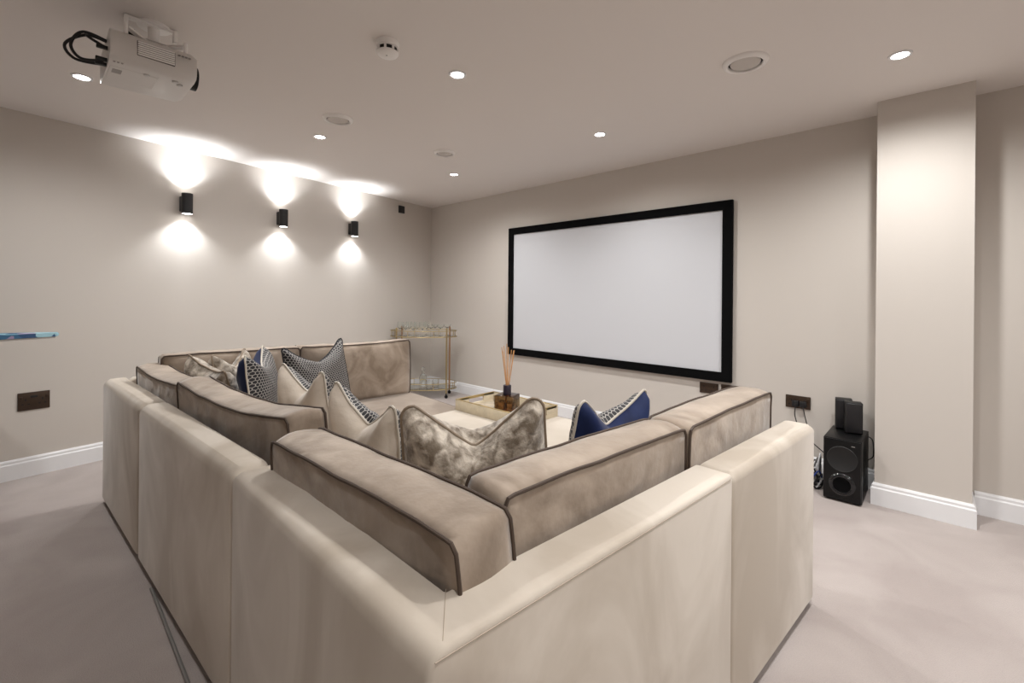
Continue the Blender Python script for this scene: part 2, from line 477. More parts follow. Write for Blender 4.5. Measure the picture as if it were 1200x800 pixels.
t = thing('smoke_detector', 'white smoke detector on the ceiling with dark slots round its side', 'smoke detector', (-1.885, 1.14, H))
bm = bmesh.new(); lathe(bm, [(0, 0), (.052, 0), (.053, -.006), (.05, -.018), (.047, -.020), (.05, -.022), (.05, -.030), (0, -.030)], 36, cap=False)
obj('base', bm, m_plastic, t)
bm = bmesh.new(); lathe(bm, [(0, -.028), (.044, -.028), (.044, -.050), (0, -.050)], 36, cap=False)
obj('sensing_chamber', bm, m_dark, t)
for k in range(8):
    a = 2 * PI * k / 8
    bm = nbox(-.005, .005, .040, .050, -.052, -.028, .001, 1)
    bmesh.ops.rotate(bm, verts=bm.verts, cent=(0, 0, 0), matrix=Matrix.Rotation(a, 3, 'Z'))
    obj('rib', bm, m_plastic, t)
bm = bmesh.new(); lathe(bm, [(0, -.048), (.050, -.048), (.050, -.052), (.043, -.061), (.025, -.069), (0, -.071)], 36, cap=False)
obj('cap', bm, m_plastic, t)
bm = bmesh.new(); lathe(bm, [(0, -.066), (.003, -.066), (.003, -.0715), (0, -.072)], 12, (.012, -.012, .001), cap=False)
obj('indicator_light', bm, m_dark, t)

# ------------------------------------------------------------------ projector (lens towards the screen, +y)
t = thing('projector', 'white ceiling mounted projector with black cables and side grille', 'projector', (-2.516, .35, 2.13))
pw, pl, ph = .186, .142, .122         # half width (x), half length (y), height
bm = bmesh.new()
prof = [(-pw + .02, .006), (-pw + .05, 0), (pw - .05, 0), (pw - .012, .006), (pw, .022), (pw + .002, .06), (pw - .004, .105), (pw - .03, ph), (-pw + .03, ph), (-pw + .004, .105), (-pw - .002, .05), (-pw, .022)]
r1 = [bm.verts.new((x, -pl, z)) for x, z in prof]
r1b = [bm.verts.new((x, -pl + .1, z)) for x, z in prof]
r2 = [bm.verts.new((x * (.97), pl - .02, z if z > .03 else z + .002)) for x, z in prof]
r3 = [bm.verts.new((x * (.9), pl, .012 + z * .85)) for x, z in prof]
for a, b_ in ((r1, r1b), (r1b, r2), (r2, r3)):
    for i in range(len(prof)): bm.faces.new((a[i], a[(i + 1) % len(prof)], b_[(i + 1) % len(prof)], b_[i]))
bm.faces.new(r1); bm.faces.new(r3)
bmesh.ops.bevel(bm, geom=[e for e in bm.edges if len(e.link_faces) == 2 and e.calc_face_angle(0) > .6], offset=.006, segments=3, affect='EDGES')
body = obj('body', bm, m_proj, t, angle=50)
bm = bmesh.new(); box(bm, pw - .006, pw + .004, -.062, .062, .036, .096, .003, 2)
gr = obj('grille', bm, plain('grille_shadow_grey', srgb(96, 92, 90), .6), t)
bm = bmesh.new()
for k in range(7):
    z = .0385 + k * .0082
    box(bm, pw - .004, pw + .0075, -.060, .060, z, z + .0054, .001, 1)
obj('louvre_slats', bm, m_plastic, gr)
bm = bmesh.new(); lathe(bm, [(.0, .136), (.034, .136), (.05, .132), (.05, .165), (.042, .168), (.036, .150), (.0, .146)], 32, (.045, 0, .062), axis='y', cap=False)
lr = obj('lens_ring', bm, m_black, t)
bm = bmesh.new(); lathe(bm, [(0, .152), (.02, .150), (.034, .147), (.034, .143), (0, .143)], 32, (.045, 0, .062), axis='y', cap=False)
obj('lens', bm, m_port, lr)
# underside details
bm = bmesh.new(); box(bm, -.05, .10, -.135, .02, -.0012, .004, .001, 1); obj('lamp_cover', bm, m_proj, t)
bm = bmesh.new(); box(bm, .03, .075, -.125, -.095, -.0022, .002); obj('rating_label', bm, m_pgrey, t, smooth=False)
for px, py in ((.09, .095), (.115, .075), (.10, -.02)):
    bm = bmesh.new(); lathe(bm, [(0, .003), (.012, .003), (.011, -.004), (.007, -.006), (0, -.006)], 20, (px, py, 0), cap=False)
    obj('screw_foot', bm, m_steel, t)
bm = bmesh.new()
for k in range(4): box(bm, pw - .014 - k * .0001, pw + .0028, .072 + k * .012, .08 + k * .012, .088, .091)
obj('printed_marks', bm, m_pgrey, t, smooth=False)
bm = bmesh.new()
for k in range(3): box(bm, .135, .150, -.13 + k * .012, -.123 + k * .012, .0005, .004)
obj('status_lights', bm, m_pgrey, t, smooth=False)
# mount
bm = bmesh.new(); box(bm, -.012, .014, -.085, .10, H - 2.13 - .016, H - 2.13 - .004, .002, 2)
box(bm, -.012, .016, .085, .10, H - 2.13 - .055, H - 2.13 - .004, .002, 2); box(bm, -.012, .016, -.085, -.07, H - 2.13 - .055, H - 2.13 - .004, .002, 2)
obj('mount_rail', bm, m_plastic, t)
bm = bmesh.new(); lathe(bm, [(0, ph + .055), (.022, ph + .055), (.022, H - 2.13 - .012), (.06, H - 2.13 - .010), (.06, H - 2.13), (0, H - 2.13)], 28, (-.02, .02, 0), cap=False)
mt = obj('mount_pole', bm, m_plastic, t)
bm = bmesh.new(); box(bm, -.075, .035, -.035, .075, ph + .045, ph + .060, .003, 2); obj('mount_plate', bm, m_steel, t)
for (ax, ay) in ((.13, -.09), (.12, .11), (-.13, -.08), (-.12, .1)):
    bm = bmesh.new()
    p0 = Vector((-.02, .02, ph + .052)); p1 = Vector((ax, ay, ph + .040))
    d = (p1 - p0).normalized(); s_ = Vector((-d.y, d.x, 0)).normalized() * .011
    a = [bm.verts.new(p + q) for p in (p0, p1) for q in (s_ + Vector((0, 0, .004)), -s_ + Vector((0, 0, .004)), -s_ - Vector((0, 0, .004)), s_ - Vector((0, 0, .004)))]
    bm.faces.new(a[:4]); bm.faces.new(a[4:])
    for i in range(4): bm.faces.new((a[i], a[(i + 1) % 4], a[4 + (i + 1) % 4], a[4 + i]))
    lathe(bm, [(.007, ph - .004), (.007, ph + .055)], 14, (ax, ay, 0))
    obj('mount_arm', bm, m_plastic, t)
bm = bmesh.new(); box(bm, .02, .05, -.085, -.05, ph - .002, ph + .075, .003, 1); obj('cable_box', bm, m_black, t)
for pts in ([(.07, -.125, .098), (.06, -.21, .115), (.04, -.245, .06), (.05, -.215, .012), (.08, -.14, .022)],
            [(.10, -.13, .060), (.10, -.165, .07), (.07, -.20, .10), (.03, -.19, .125), (.0, -.12, .125)],
            [(.05, -.13, .105), (.03, -.20, .118), (.0, -.26, .07), (.02, -.23, .015), (.06, -.14, .010)]):
    obj('cable', tube(bmesh.new(), spline(pts, 8), .0055, 8), m_cable, t)
for p in ((.10, -.146, .062), (.08, -.147, .022), (.06, -.146, .010)):
    obj('cable_plug', nbox(p[0] - .009, p[0] + .009, p[1] - .03, p[1] + .006, p[2] - .006, p[2] + .006, .002, 2), m_cable, t)

# ------------------------------------------------------------------ sofa
O = Vector((-.512, .380)); S1 = Vector((-1.462, .397)); L = Vector((-3.555, .297)); R = Vector((-.362, 2.165))
dL = (L - O).normalized(); dR = (R - O).normalized()
nL = Vector((dL.y, -dL.x));  nL = nL if nL.y > 0 else -nL        # into the seating side
nR = Vector((-dR.y, dR.x)); nR = nR if nR.x < 0 else -nR
TH = .110
HS = .72
sofa = thing('sectional_sofa', 'large U shaped beige velvet sectional sofa with dark piped taupe back cushions', 'sofa', (-2.0, 1.1, 0))
SO = Vector((-2.0, 1.1, 0))
def P2(o, d, n, a, b): return o + d * a + n * b
dC = (S1 - O).normalized(); nC = Vector((dC.y, -dC.x)); nC = nC if nC.y > 0 else -nC     # corner unit, left side
dM = (L - S1).normalized(); nM = Vector((dM.y, -dM.x)); nM = nM if nM.y > 0 else -nM     # the two units beyond it
LM = (L - S1).length
I = O + (nC * TH + nR * TH) / (1 + nC.dot(nR))

def soft_prism(poly, z0, z1, ro, ri, outer_idx):
    """Extruded plan polygon whose top edges on the outer side get the soft radius."""
    bm = bmesh.new(); prism(bm, [tuple(p) for p in poly], z0, z1)
    bm.verts.ensure_lookup_table(); bm.verts.index_update()
    n = len(poly)
    soft = []
    for e in bm.edges:
        v = e.verts
        if all(abs(q.co.z - z1) < 1e-6 for q in v):
            idx = sorted(q.index % n for q in v)
            if tuple(idx) in outer_idx: soft.append(e)
    if soft and ro > 0:
        bmesh.ops.bevel(bm, geom=soft, offset=ro, segments=5, profile=.5, affect='EDGES', clamp_overlap=True)
    sharp = [e for e in bm.edges if len(e.link_faces) == 2 and e.calc_face_angle(0) > .7 and max(v.co.z for v in e.verts) > z0 + 1e-4]
    if ri > 0:
        bmesh.ops.bevel(bm, geom=sharp, offset=ri, segments=3, profile=.5, affect='EDGES', clamp_overlap=True)
    for v in bm.verts: v.co -= SO
    return bm

aL = [0, 1.02, 2.105, (L - O).length]
g = .0
ZB = .035
# corner back (L shaped in plan)
pc = [O, P2(O, dR, nR, 1.005, 0), P2(O, dR, nR, 1.005, TH), I, P2(S1, dC, nC, -.001, TH), P2(S1, dC, nC, -.001, 0)]
obj('back_panel', soft_prism(pc, ZB, HS, .034, .010, [(0, 5), (4, 5)]), m_frame, sofa)
for a0, a1 in ((.002, 1.175), (1.176, LM)):
    pp = [P2(S1, dM, nM, a0, 0), P2(S1, dM, nM, a0, TH), P2(S1, dM, nM, a1, TH), P2(S1, dM, nM, a1, 0)]
    obj('back_panel', soft_prism(pp, ZB, HS, .042, .024, [(0, 3), (0, 1), (2, 3)]), m_frame, sofa)
LR = (R - O).length
pp = [P2(O, dR, nR, 1.006, 0), P2(O, dR, nR, LR, 0), P2(O, dR, nR, LR, TH), P2(O, dR, nR, 1.006, TH)]
obj('back_panel', soft_prism(pp, ZB, HS, .030, .018, [(0, 1), (0, 3), (1, 2)]), m_frame, sofa)
# far wing back, against the left wall side
nF = -nR
OF = L + dR * (TH + .004)
pp = [P2(OF, dR, nF, 0, 0), P2(OF, dR, nF, 1.0, 0), P2(OF, dR, nF, 1.0, TH), P2(OF, dR, nF, 0, TH)]
obj('back_panel', soft_prism(pp, ZB, HS, .03, .012, [(0, 1), (0, 3)]), m_frame, sofa)
pp = [P2(OF, dR, nF, 1.001, 0), P2(OF, dR, nF, 1.78, 0), P2(OF, dR, nF, 1.78, TH), P2(OF, dR, nF, 1.001, TH)]
obj('back_panel', soft_prism(pp, ZB, HS, .03, .012, [(0, 1), (1, 2)]), m_frame, sofa)
# seats
def quad_block(name, pts, z0, z1, r, mat, seg=4):
    bm = bmesh.new(); prism(bm, [tuple(p) for p in pts], z0, z1)
    bmesh.ops.bevel(bm, geom=list(bm.edges), offset=r, segments=seg, profile=.5, affect='EDGES')
    for v in bm.verts: v.co -= SO
    return obj(name, bm, mat, sofa)
def wing(o, d, n, a0, a1, b0, b1, cuts):
    quad_block('seat_base', [P2(o, d, n, a0, b0), P2(o, d, n, a1, b0), P2(o, d, n, a1, b1), P2(o, d, n, a0, b1)], ZB, .27, .012, m_frame, 2)
    for c0, c1 in zip(cuts[:-1], cuts[1:]):
        q = [P2(o, d, n, c0 + .002, b0), P2(o, d, n, c1 - .002, b0), P2(o, d, n, c1 - .002, b1 + .012), P2(o, d, n, c0 + .002, b1 + .012)]
        s = quad_block('seat_cushion', q, .272, .435, .028, m_seat)
        for zz in (.282, .425):
            ins = [v - SO.to_2d() for v in q]; c = sum(ins, Vector((0, 0))) / 4
            ring = [Vector((v.x + (c.x - v.x) * .012, v.y + (c.y - v.y) * .012, zz)) for v in ins]
            ringp = []
            for i in range(4):
                a, b_ = ring[i], ring[(i + 1) % 4]
                ringp += [a.lerp(b_, k / 10) for k in range(10)]
            obj('piping', tube(bmesh.new(), ringp, .005, 6, closed=True), m_pipe, s)
wing(O, dL, nL, TH + .03, aL[3] - TH - .004, TH + .001, .92, [TH + .03, 1.02, 2.105, aL[3] - TH - .004])
wing(O, dR, nR, .96, LR - .01, TH + .001, .92, [.96, 1.45, LR - .01])
wing(OF, dR, nF, .82, 1.77, TH + .001, 1.0, [.82, 1.77])
# plinth feet strip
bm = bmesh.new()
def strip(o, d, n, a0, a1, b0, b1):
    q = [P2(o, d, n, a0, b0), P2(o, d, n, a1, b0), P2(o, d, n, a1, b1), P2(o, d, n, a0, b1)]
    prism(bm, [tuple(v - SO.to_2d()) for v in q], .0, ZB + .004)
strip(O, dC, nC, .03, .94, .03, .10); strip(S1, dM, nM, .0, LM - .02, .025, .10); strip(O, dR, nR, .03, LR - .02, .02, .10); strip(OF, dR, nF, .03, 1.74, .02, .10)
strip(OF, dR, nF, 1.0, 1.74, .85, .95); strip(O, dL, nL, 1.0, 2.4, .8, .88); strip(O, dR, nR, 1.0, LR - .03, .8, .88)
obj('plinth', bm, m_plinth, sofa, smooth=False, )
sofa.children[-1]['label'] = 'dark recessed plinth'
# stitched seams of the corner unit: mitre and outer edge
m_seam = plain('seam_thread', srgb(172, 158, 142), .8)
def seam(pts, r=.0016, m=None):
    obj('stitched_seam', tube(bmesh.new(), [Vector(p) - SO for p in pts], r, 5), m or m_pipe, sofa)
e0 = O + nC * .036 + nR * .014
e1 = O + nC * .008 + nR * .004
seam([(e1.x, e1.y, HS - .0165), (e0.x, e0.y, HS + .0004), ((e0.x + I.x) / 2, (e0.y + I.y) / 2, HS + .0004), (I.x, I.y, HS + .0004)], .0007, m_seam)
seam([tuple(P2(O, dR, nR, a, -.0002)) + (HS - .0112,) for a in (.012, .3, .6, .985)], .0011, m_seam)

# ------------------------------------------------------------------ soft shapes
def rrect(hw, hh, r, n=96, pinch=0.0):
    """Closed outline with rounded corners, evenly spaced; pinch draws the sides in a little."""
    segs = []
    C = [(hw - r, hh - r, 0), (-hw + r, hh - r, 90), (-hw + r, -hh + r, 180), (hw - r, -hh + r, 270)]
    pts = []
    for cx, cz, a0 in C:
        for k in range(7):
            a = math.radians(a0 + 15 * k); pts.append(Vector((cx + r * math.cos(a), cz + r * math.sin(a))))
    m = len(pts); Ls = [(pts[(i + 1) % m] - pts[i]).length for i in range(m)]; T = sum(Ls); out = []
    i = 0; acc = 0
    for k in range(n):
        s = T * k / n
        while acc + Ls[i] < s - 1e-9: acc += Ls[i]; i += 1
        out.append(pts[i].lerp(pts[(i + 1) % m], (s - acc) / Ls[i]))
    if pinch:
        for p in out:
            u, v = p.x / hw, p.y / hh
            p.x -= hw * pinch * math.copysign(1, u) * (1 - v * v) * abs(u) ** 2
            p.y -= hh * pinch * math.copysign(1, v) * (1 - u * u) * abs(v) ** 2
    return out

def fbm(p, s, seed):
    q = Vector((p[0] * s + seed * 7.3, p[1] * s - seed * 3.1, p[2] * s + seed * 1.7))
    return noise.noise(q) + .5 * noise.noise(q * 2.1) + .25 * noise.noise(q * 4.3)

def box_cushion(parent, loc, rotz, Lc, Hc, Tc, seed, lean=0.0, sag=.02, bulge=.03, tilt=0.0, loc_rel=None, pr=.0042):
    """Boxed back cushion, piped round both faces. local x along, y thickness (+y = seating side), z up from 0."""
    N, RR = 120, 9
    out = rrect(Lc / 2, Hc / 2, .016, N)
    def deform(p):
        u = p.x / (Lc / 2); v = p.z / (Hc / 2)
        q = p.copy()
        q.z -= sag * (1 - u * u) * (.5 + .5 * v)
        q.z += .005 * fbm((p.x, p.y * .3, 0), 3.0, seed) * max(0, v)
        q.y += .006 * fbm((p.x, 0, p.z), 3.0, seed + 3)
        q.x -= .012 * math.copysign(1, u) * abs(u) ** 3 * (1 - v * v) * -1 * .6
        q.z += Hc / 2
        q = Matrix.Rotation(tilt, 3, 'Y') @ q if tilt else q
        q = Matrix.Rotation(lean, 3, 'X') @ q
        return q
    bm = bmesh.new()
    def face(side):
        rings = []
        for k in range(RR + 1):
            s = 1 - k / RR
            if k == RR:
                rings.append([bm.verts.new(deform(Vector((0, side * (Tc / 2 + bulge), 0))))]); break
            ring = []
            for p in out:
                x, z = p.x * s, p.y * s
                u, v = x / (Lc / 2), z / (Hc / 2)
                b = bulge * (1 if side > 0 else .35) * (1 - u ** 4) ** .8 * (1 - v * v) ** .6 if s < 1 else 0
                wr = .004 * fbm((x, side, z), 9, seed + 11) * min(1, (1 - s) * 6)
                ring.append(bm.verts.new(deform(Vector((x, side * (Tc / 2 + b) + wr, z)))))
            rings.append(ring)
        for a, b_ in zip(rings[:-1], rings[1:]):
            for i in range(N):
                if len(b_) == 1: bm.faces.new((a[i], a[(i + 1) % N], b_[0]))
                else: bm.faces.new((a[i], a[(i + 1) % N], b_[(i + 1) % N], b_[i]))
        return rings[0]
    fr, bk = face(1), face(-1)
    prev = fr
    K = 6
    for k in range(1, K + 1):
        if k == K: cur = bk
        else:
            f = k / K; y = Tc / 2 - Tc * f; w = 4 * f * (1 - f); cur = []
            for p in out:
                d = p.normalized()
                ex = 1 + .0
                off = .012 * w + .004 * fbm((p.x, y, p.y), 12, seed + 5) * w
                cur.append(bm.verts.new(deform(Vector((p.x + d.x * off * .6, y, p.y + math.copysign(off, p.y) * min(1, abs(p.y) / (Hc * .45)))))))
        for i in range(N): bm.faces.new((prev[i], cur[i], cur[(i + 1) % N], prev[(i + 1) % N]))
        prev = cur
    c = obj('back_cushion', bm, m_cush, parent, angle=75)
    c.location = Vector(loc) - SO; c.rotation_euler = (0, 0, rotz)
    for side in (1, -1):
        pts = [deform(Vector((p.x * 1.004, side * (Tc / 2 + .001), p.y * 1.008))) for p in out]
        obj('piping', tube(bmesh.new(), pts, pr, 7, closed=True), m_pipe, c)
    return c

aRz = math.atan2(dR.y, dR.x); aLz = math.atan2(-dL.y, -dL.x)
def along(o, d, n, a, b, z): p = P2(o, d, n, a, b); return (p.x, p.y, z)
CT = .15
# left wing (local +x runs towards the near corner, +y into the seats)
box_cushion(sofa, along(O, dL, nL, .472, TH + .108, .425), aLz + .0, .79, .385, .135, 1, lean=.08, sag=-.002, bulge=.012)
box_cushion(sofa, along(O, dL, nL, 1.49, TH + .155, .425), aLz + .07, 1.0, .405, .125, 2, lean=.08, sag=.035, bulge=.02)
box_cushion(sofa, along(O, dL, nL, 2.42, TH + .105, .425), aLz + .02, .82, .38, .13, 3, lean=.05, sag=.015, bulge=.02)
# right wing
box_cushion(sofa, along(O, dR, nR, .615, TH + .100, .425), aRz, .72, .405, .125, 4, lean=.05, sag=-.006, bulge=.015)
box_cushion(sofa, along(O, dR, nR, 1.365, TH + .105, .425), aRz + .035, .75, .402, .14, 5, lean=.03, sag=-.010, bulge=.015)
# far wing
box_cushion(sofa, along(OF, dR, nF, .515, TH + .095, .43), aRz + PI, .75, .42, .16, 6, lean=.03, sag=-.004, bulge=.03)
box_cushion(sofa, along(OF, dR, nF, 1.315, TH + .095, .43), aRz + PI + .0, .83, .425, .16, 7, lean=.03, sag=.012, bulge=.035)

# ------------------------------------------------------------------ scatter cushions
def pillow(name_label, loc, facing, size, lean, front, back, pipe, seed, chop=.12, roll=0.0, T=.085, chop_x=0.0, w=.85, ear=.02, bend=.0, sq=.10, cr=.022, pinch=.075, fc=.40, group='scatter cushions on the sofa'):
    """Knife-edge cushion with a chopped top. Local +y is the front; leaning tips the top towards -y."""
    t = thing('scatter_cushion', name_label, 'cushion', loc, 0, group)
    N, RR = 112, 12
    h = size / 2
    out = rrect(h, h, cr, N, pinch=pinch)
    Rl = Matrix.Rotation(roll, 3, 'Y'); Rx = Matrix.Rotation(lean, 3, 'X'); Rz = Matrix.Rotation(facing - PI / 2, 3, 'Z')
    def deform(p, ws=1.0):
        u, v = p.x / h, p.z / h
        q = p.copy()
        vt = max(0, (v + .6) / 1.6)
        gq = max(0.0, 1 - (((u - chop_x) ** 2 + .004) ** .5) / w)
        q.z -= chop * gq * vt ** 1.5 * ws
        q.z += ear * abs(u) ** 3 * max(0, v) ** 2
        q.x -= sq * size * u * max(0, v)
        q.y += .05 * size * gq * max(0, v) * ws - .02 * size
        q.y += bend * abs(u) ** 2 * max(0, v) ** 2
        q.y += .006 * fbm((p.x, 0, p.z), 7, seed)
        q.z += .005 * fbm((p.x, 1, p.z), 6, seed + 2)
        q = Rl @ q
        q.z += h * .93
        return Rz @ (Rx @ q)
    def panel(name, side, mat, uvs):
        bm = bmesh.new(); uvl = bm.loops.layers.uv.new('UVMap'); org = {}
        rings = []
        for k in range(RR + 1):
            s = 1 - k / RR
            if k == RR:
                v_ = bm.verts.new(deform(Vector((0, side * T, 0)), .55 if side > 0 else .9)); org[v_] = (0, 0); rings.append([v_]); break
            ring = []
            for p in out:
                x, z = p.x * s, p.y * s
                prof = (1 - s ** 2.6) ** .62
                wr = .005 * fbm((x, side * .5, z), 11, seed + 9) * min(1, (1 - s) * 5)
                ws = 1.0 if s == 1 else ((fc + (1 - fc) * s ** 5) if side > 0 else (.75 + .25 * s))
                v_ = bm.verts.new(deform(Vector((x, side * (T * prof) + wr, z)), ws)); org[v_] = (x, z); ring.append(v_)
            rings.append(ring)
        for a, b_ in zip(rings[:-1], rings[1:]):
            for i in range(N):
                if len(b_) == 1: bm.faces.new((a[i], a[(i + 1) % N], b_[0]))
                else: bm.faces.new((a[i], a[(i + 1) % N], b_[(i + 1) % N], b_[i]))
        for f in bm.faces:
            for lp in f.loops: lp[uvl].uv = org[lp.vert]
        return obj(name, bm, mat, t, angle=80)
    panel('front_panel', 1, front, True); panel('back_panel', -1, back, True)
    if front is not back:
        t.children[0]['label'] = 'honeycomb patterned front'
    pts = [deform(Vector((p.x * 1.008, 0, p.y * 1.008)), 1.0) for p in out]
    obj('piping', tube(bmesh.new(), pts, .0048, 7, closed=True), pipe, t)
    return t
def deg(a): return math.radians(a)
F_ANG = 133.3
pillow('crushed taupe velvet cushion in the near corner with a deep chop in its top', (-1.14, 1.042, .437), deg(138), .48, .20, m_crush, m_crush, m_tpipe, 21, chop=.17, w=.80, T=.10, roll=-.06, sq=.03, ear=0, cr=.045, pinch=.035, fc=.45)
pillow('champagne satin and honeycomb cushion beside the crushed velvet cushion in the near corner', (-1.545, .893, .437), deg(96), .44, .15, m_hex, m_satin, m_spipe, 22, chop=.115, T=.085, roll=.135, fc=.12)
pillow('champagne satin and honeycomb cushion behind the middle back cushion', (-2.22, .95, .437), deg(98), .44, .12, m_hex, m_satin, m_spipe, 23, chop=.10, T=.085, roll=.017, fc=.12)
pillow('large honeycomb cushion with tall pointed ears against the far back cushions', (-2.92, 1.31, .437), deg(8), .46, .14, m_hex, m_navy, m_hex, 24, chop=.10, T=.08, roll=.085, sq=.04, ear=.04)
pillow('navy and honeycomb cushion seen edge on, left of the large honeycomb one', (-2.72, .906, .437), deg(60), .48, .10, m_hex, m_navy, m_spipe, 25, chop=.08, T=.085, roll=.04)
pillow('crushed velvet cushion slumped behind the far left back cushion', (-2.93, .79, .425), deg(98), .45, .30, m_crush, m_crush, m_tpipe, 26, chop=.03, T=.09, roll=.14, sq=.04)
pillow('crushed velvet cushion with one pointed ear against the far wing', (-3.08, .87, .485), deg(46), .39, .12, m_crush, m_crush, m_tpipe, 27, chop=.08, T=.08, sq=.06)
pillow('navy velvet and honeycomb cushion leaning on the right wing of the sofa', (-.935, 1.475, .437), deg(174), .45, .15, m_hex, m_navy, m_spipe, 28, chop=.125, T=.085, roll=.025, sq=.05, ear=0, cr=.03, pinch=.04, fc=.2)

# ------------------------------------------------------------------ ottoman, tray, diffuser
t = thing('ottoman', 'square cream velvet ottoman in front of the sofa under the tray', 'ottoman', (-1.94, 1.93, 0))
bm = nbox(-.50, .50, -.46, .47, .035, .305, .025, 4); obj('base', bm, m_ott, t)
bm = nbox(-.505, .505, -.465, .475, .307, .437, .035, 5)
obj('top_cushion', bm, m_ott, t)
obj('plinth', nbox(-.47, .47, -.43, .44, 0, .04), m_plinth, t, smooth=False)

TZ = .437
t = thing('serving_tray', 'rectangular pale shagreen tray with raised sides on the ottoman', 'tray', (-2.12, 2.195, TZ))
tw, td, th_ = .30, .185, .075
obj('tray_floor', nbox(-tw + .012, tw - .012, -td + .012, td - .012, .001, .012, .001, 1), m_mirror, t)
def tside(x0, x1, y0, y1):
    s = obj('tray_side', nbox(x0, x1, y0, y1, 0, th_ - .004, .002, 2), m_trayw, t)
    obj('gilt_edge', nbox(x0 + .001, x1 - .001, y0 + .001, y1 - .001, th_ - .005, th_, .001, 1), m_trayg, s)
tside(-tw, tw, -td, -td + .014); tside(-tw, tw, td - .014, td)
for x0 in (-tw, tw - .014):
    # end with a hand slot
    s = obj('tray_side', box(box(box(bmesh.new(), x0, x0 + .014, -td + .014, td - .014, 0, .026, .001, 1), x0, x0 + .014, -td + .014, -.07, .026, th_ - .004, .001, 1), x0, x0 + .014, .07, td - .014, .026, th_ - .004, .001, 1), m_trayw, t)
    box_ = nbox(x0, x0 + .014, -td + .014, td - .014, th_ - .016, th_, .001, 1)
    obj('handle_bar', box_, m_trayg, s)

t = thing('reed_diffuser', 'square amber glass reed diffuser with rattan sticks on the tray', 'reed diffuser', (-2.10, 2.19, TZ + .0125), deg(20))
hwid = .066
bm = nbox(-hwid, hwid, -hwid, hwid, 0, .118, .008, 3); obj('glass_bottle', bm, m_amber, t)
bm = nbox(-hwid + .010, hwid - .010, -hwid + .010, hwid - .010, .012, .07, .004, 2)
obj('scented_oil', bm, glassmat('diffuser_oil', (.75, .52, .28, 1), 0, 1.38), t)
bm = bmesh.new(); lathe(bm, [(.010, .118), (.027, .1185), (.027, .176), (.025, .179), (.010, .179)], 28, cap=False); obj('collar', bm, m_purple, t)
for k in range(8):
    a = 2 * PI * k / 8 + .3; r_ = .035 + .02 * random.random(); ln = .40 + .07 * random.random()
    p0 = Vector((-.012 * math.cos(a), -.012 * math.sin(a), .02)); p1 = Vector((r_ * math.cos(a) * 1.1, r_ * math.sin(a) * 1.1, ln))
    obj('reed', tube(bmesh.new(), [p0, p0.lerp(p1, .5), p1], .0028, 6), m_reed, t)

# ------------------------------------------------------------------ bar cart
CR = Vector((.728, .686)); CF = Vector((-.686, .728))
cc = Vector((0, 0)) + CF * 5.52 + CR * (-103 / 533 * 5.52)
ca = math.atan2(CR.y, CR.x)
t = thing('bar_cart', 'oval gold bar cart with two glass shelves in the far corner', 'bar cart', (cc.x, cc.y, 0), ca)
A_, B_ = .40, .20
def oval(z, a=A_, b=B_, n=56): return [(a * math.cos(2 * PI * k / n), b * math.sin(2 * PI * k / n), z) for k in range(n)]
for z0 in (.10, .72):
    bm = bmesh.new(); lathe(bm, [(0, z0 + .004), (A_ - .012, z0 + .004), (A_ - .01, z0 + .008), (A_ - .012, z0 + .012), (0, z0 + .012)], 56, cap=False, sy=(B_ - .012) / (A_ - .012))
    obj('glass_shelf', bm, m_shelfglass, t)
    obj('shelf_rim', tube(bmesh.new(), oval(z0 + .006), .0055, 8, closed=True), m_gold, t)
    obj('guard_rail', tube(bmesh.new(), oval(z0 + .075), .0042, 8, closed=True), m_gold, t)
    bm = bmesh.new()
    for k in range(8):
        a = 2 * PI * (k + .5) / 8; tube(bm, [(A_ * math.cos(a), B_ * math.sin(a), z0 + .006), (A_ * math.cos(a), B_ * math.sin(a), z0 + .075)], .004, 6)
    obj('rail_pins', bm, m_gold, t)
for sx_ in (-1, 1):
    for sy_ in (-1, 1):
        ang = deg(42); px, py = sx_ * A_ * math.cos(ang), sy_ * B_ * math.sin(ang)
        bm = bmesh.new(); lathe(bm, [(0, .058), (.0095, .058), (.0095, .815), (.011, .818), (.011, .826), (.006, .832), (0, .833)], 16, (px, py, 0), cap=False)
        po = obj('post', bm, m_gold if sy_ < 0 else m_copper, t)
        bm = bmesh.new(); lathe(bm, [(0, -.008), (.017, -.008), (.02, -.004), (.02, .004), (.017, .008), (0, .008)], 20, (px, py, .0205), axis='y', cap=False)
        box(bm, px - .007, px + .007, py - .012, py + .012, .034, .058, .002, 1)
        obj('caster', bm, m_black, po)

def wine_glass(kind):
    bm = bmesh.new()
    if kind == 0:      # coupe
        pr_ = [(0, 0), (.031, 0), (.031, .002), (.006, .006), (.0035, .012), (.0035, .085), (.010, .092), (.036, .108), (.045, .128), (.046, .138), (.0445, .138), (.043, .128), (.034, .110), (.008, .096), (0, .095)]
    else:              # wine
        pr_ = [(0, 0), (.032, 0), (.032, .002), (.006, .006), (.0035, .012), (.0035, .07), (.010, .078), (.032, .098), (.037, .12), (.034, .15), (.031, .165), (.0298, .165), (.0325, .15), (.0355, .12), (.030, .099), (.008, .082), (0, .08)]
    lathe(bm, pr_, 20, cap=False)
    return obj('wine_glass', bm, m_glass)
g0 = wine_glass(1); g1 = wine_glass(0)
spots = [(-.28, -.02), (-.20, -.085), (-.19, .06), (-.105, -.10), (-.09, .02), (.0, -.085), (.02, .06), (.10, -.08), (.13, .05), (.21, -.05), (.28, .03)]
first = {0: True, 1: True}
Zc = .7325
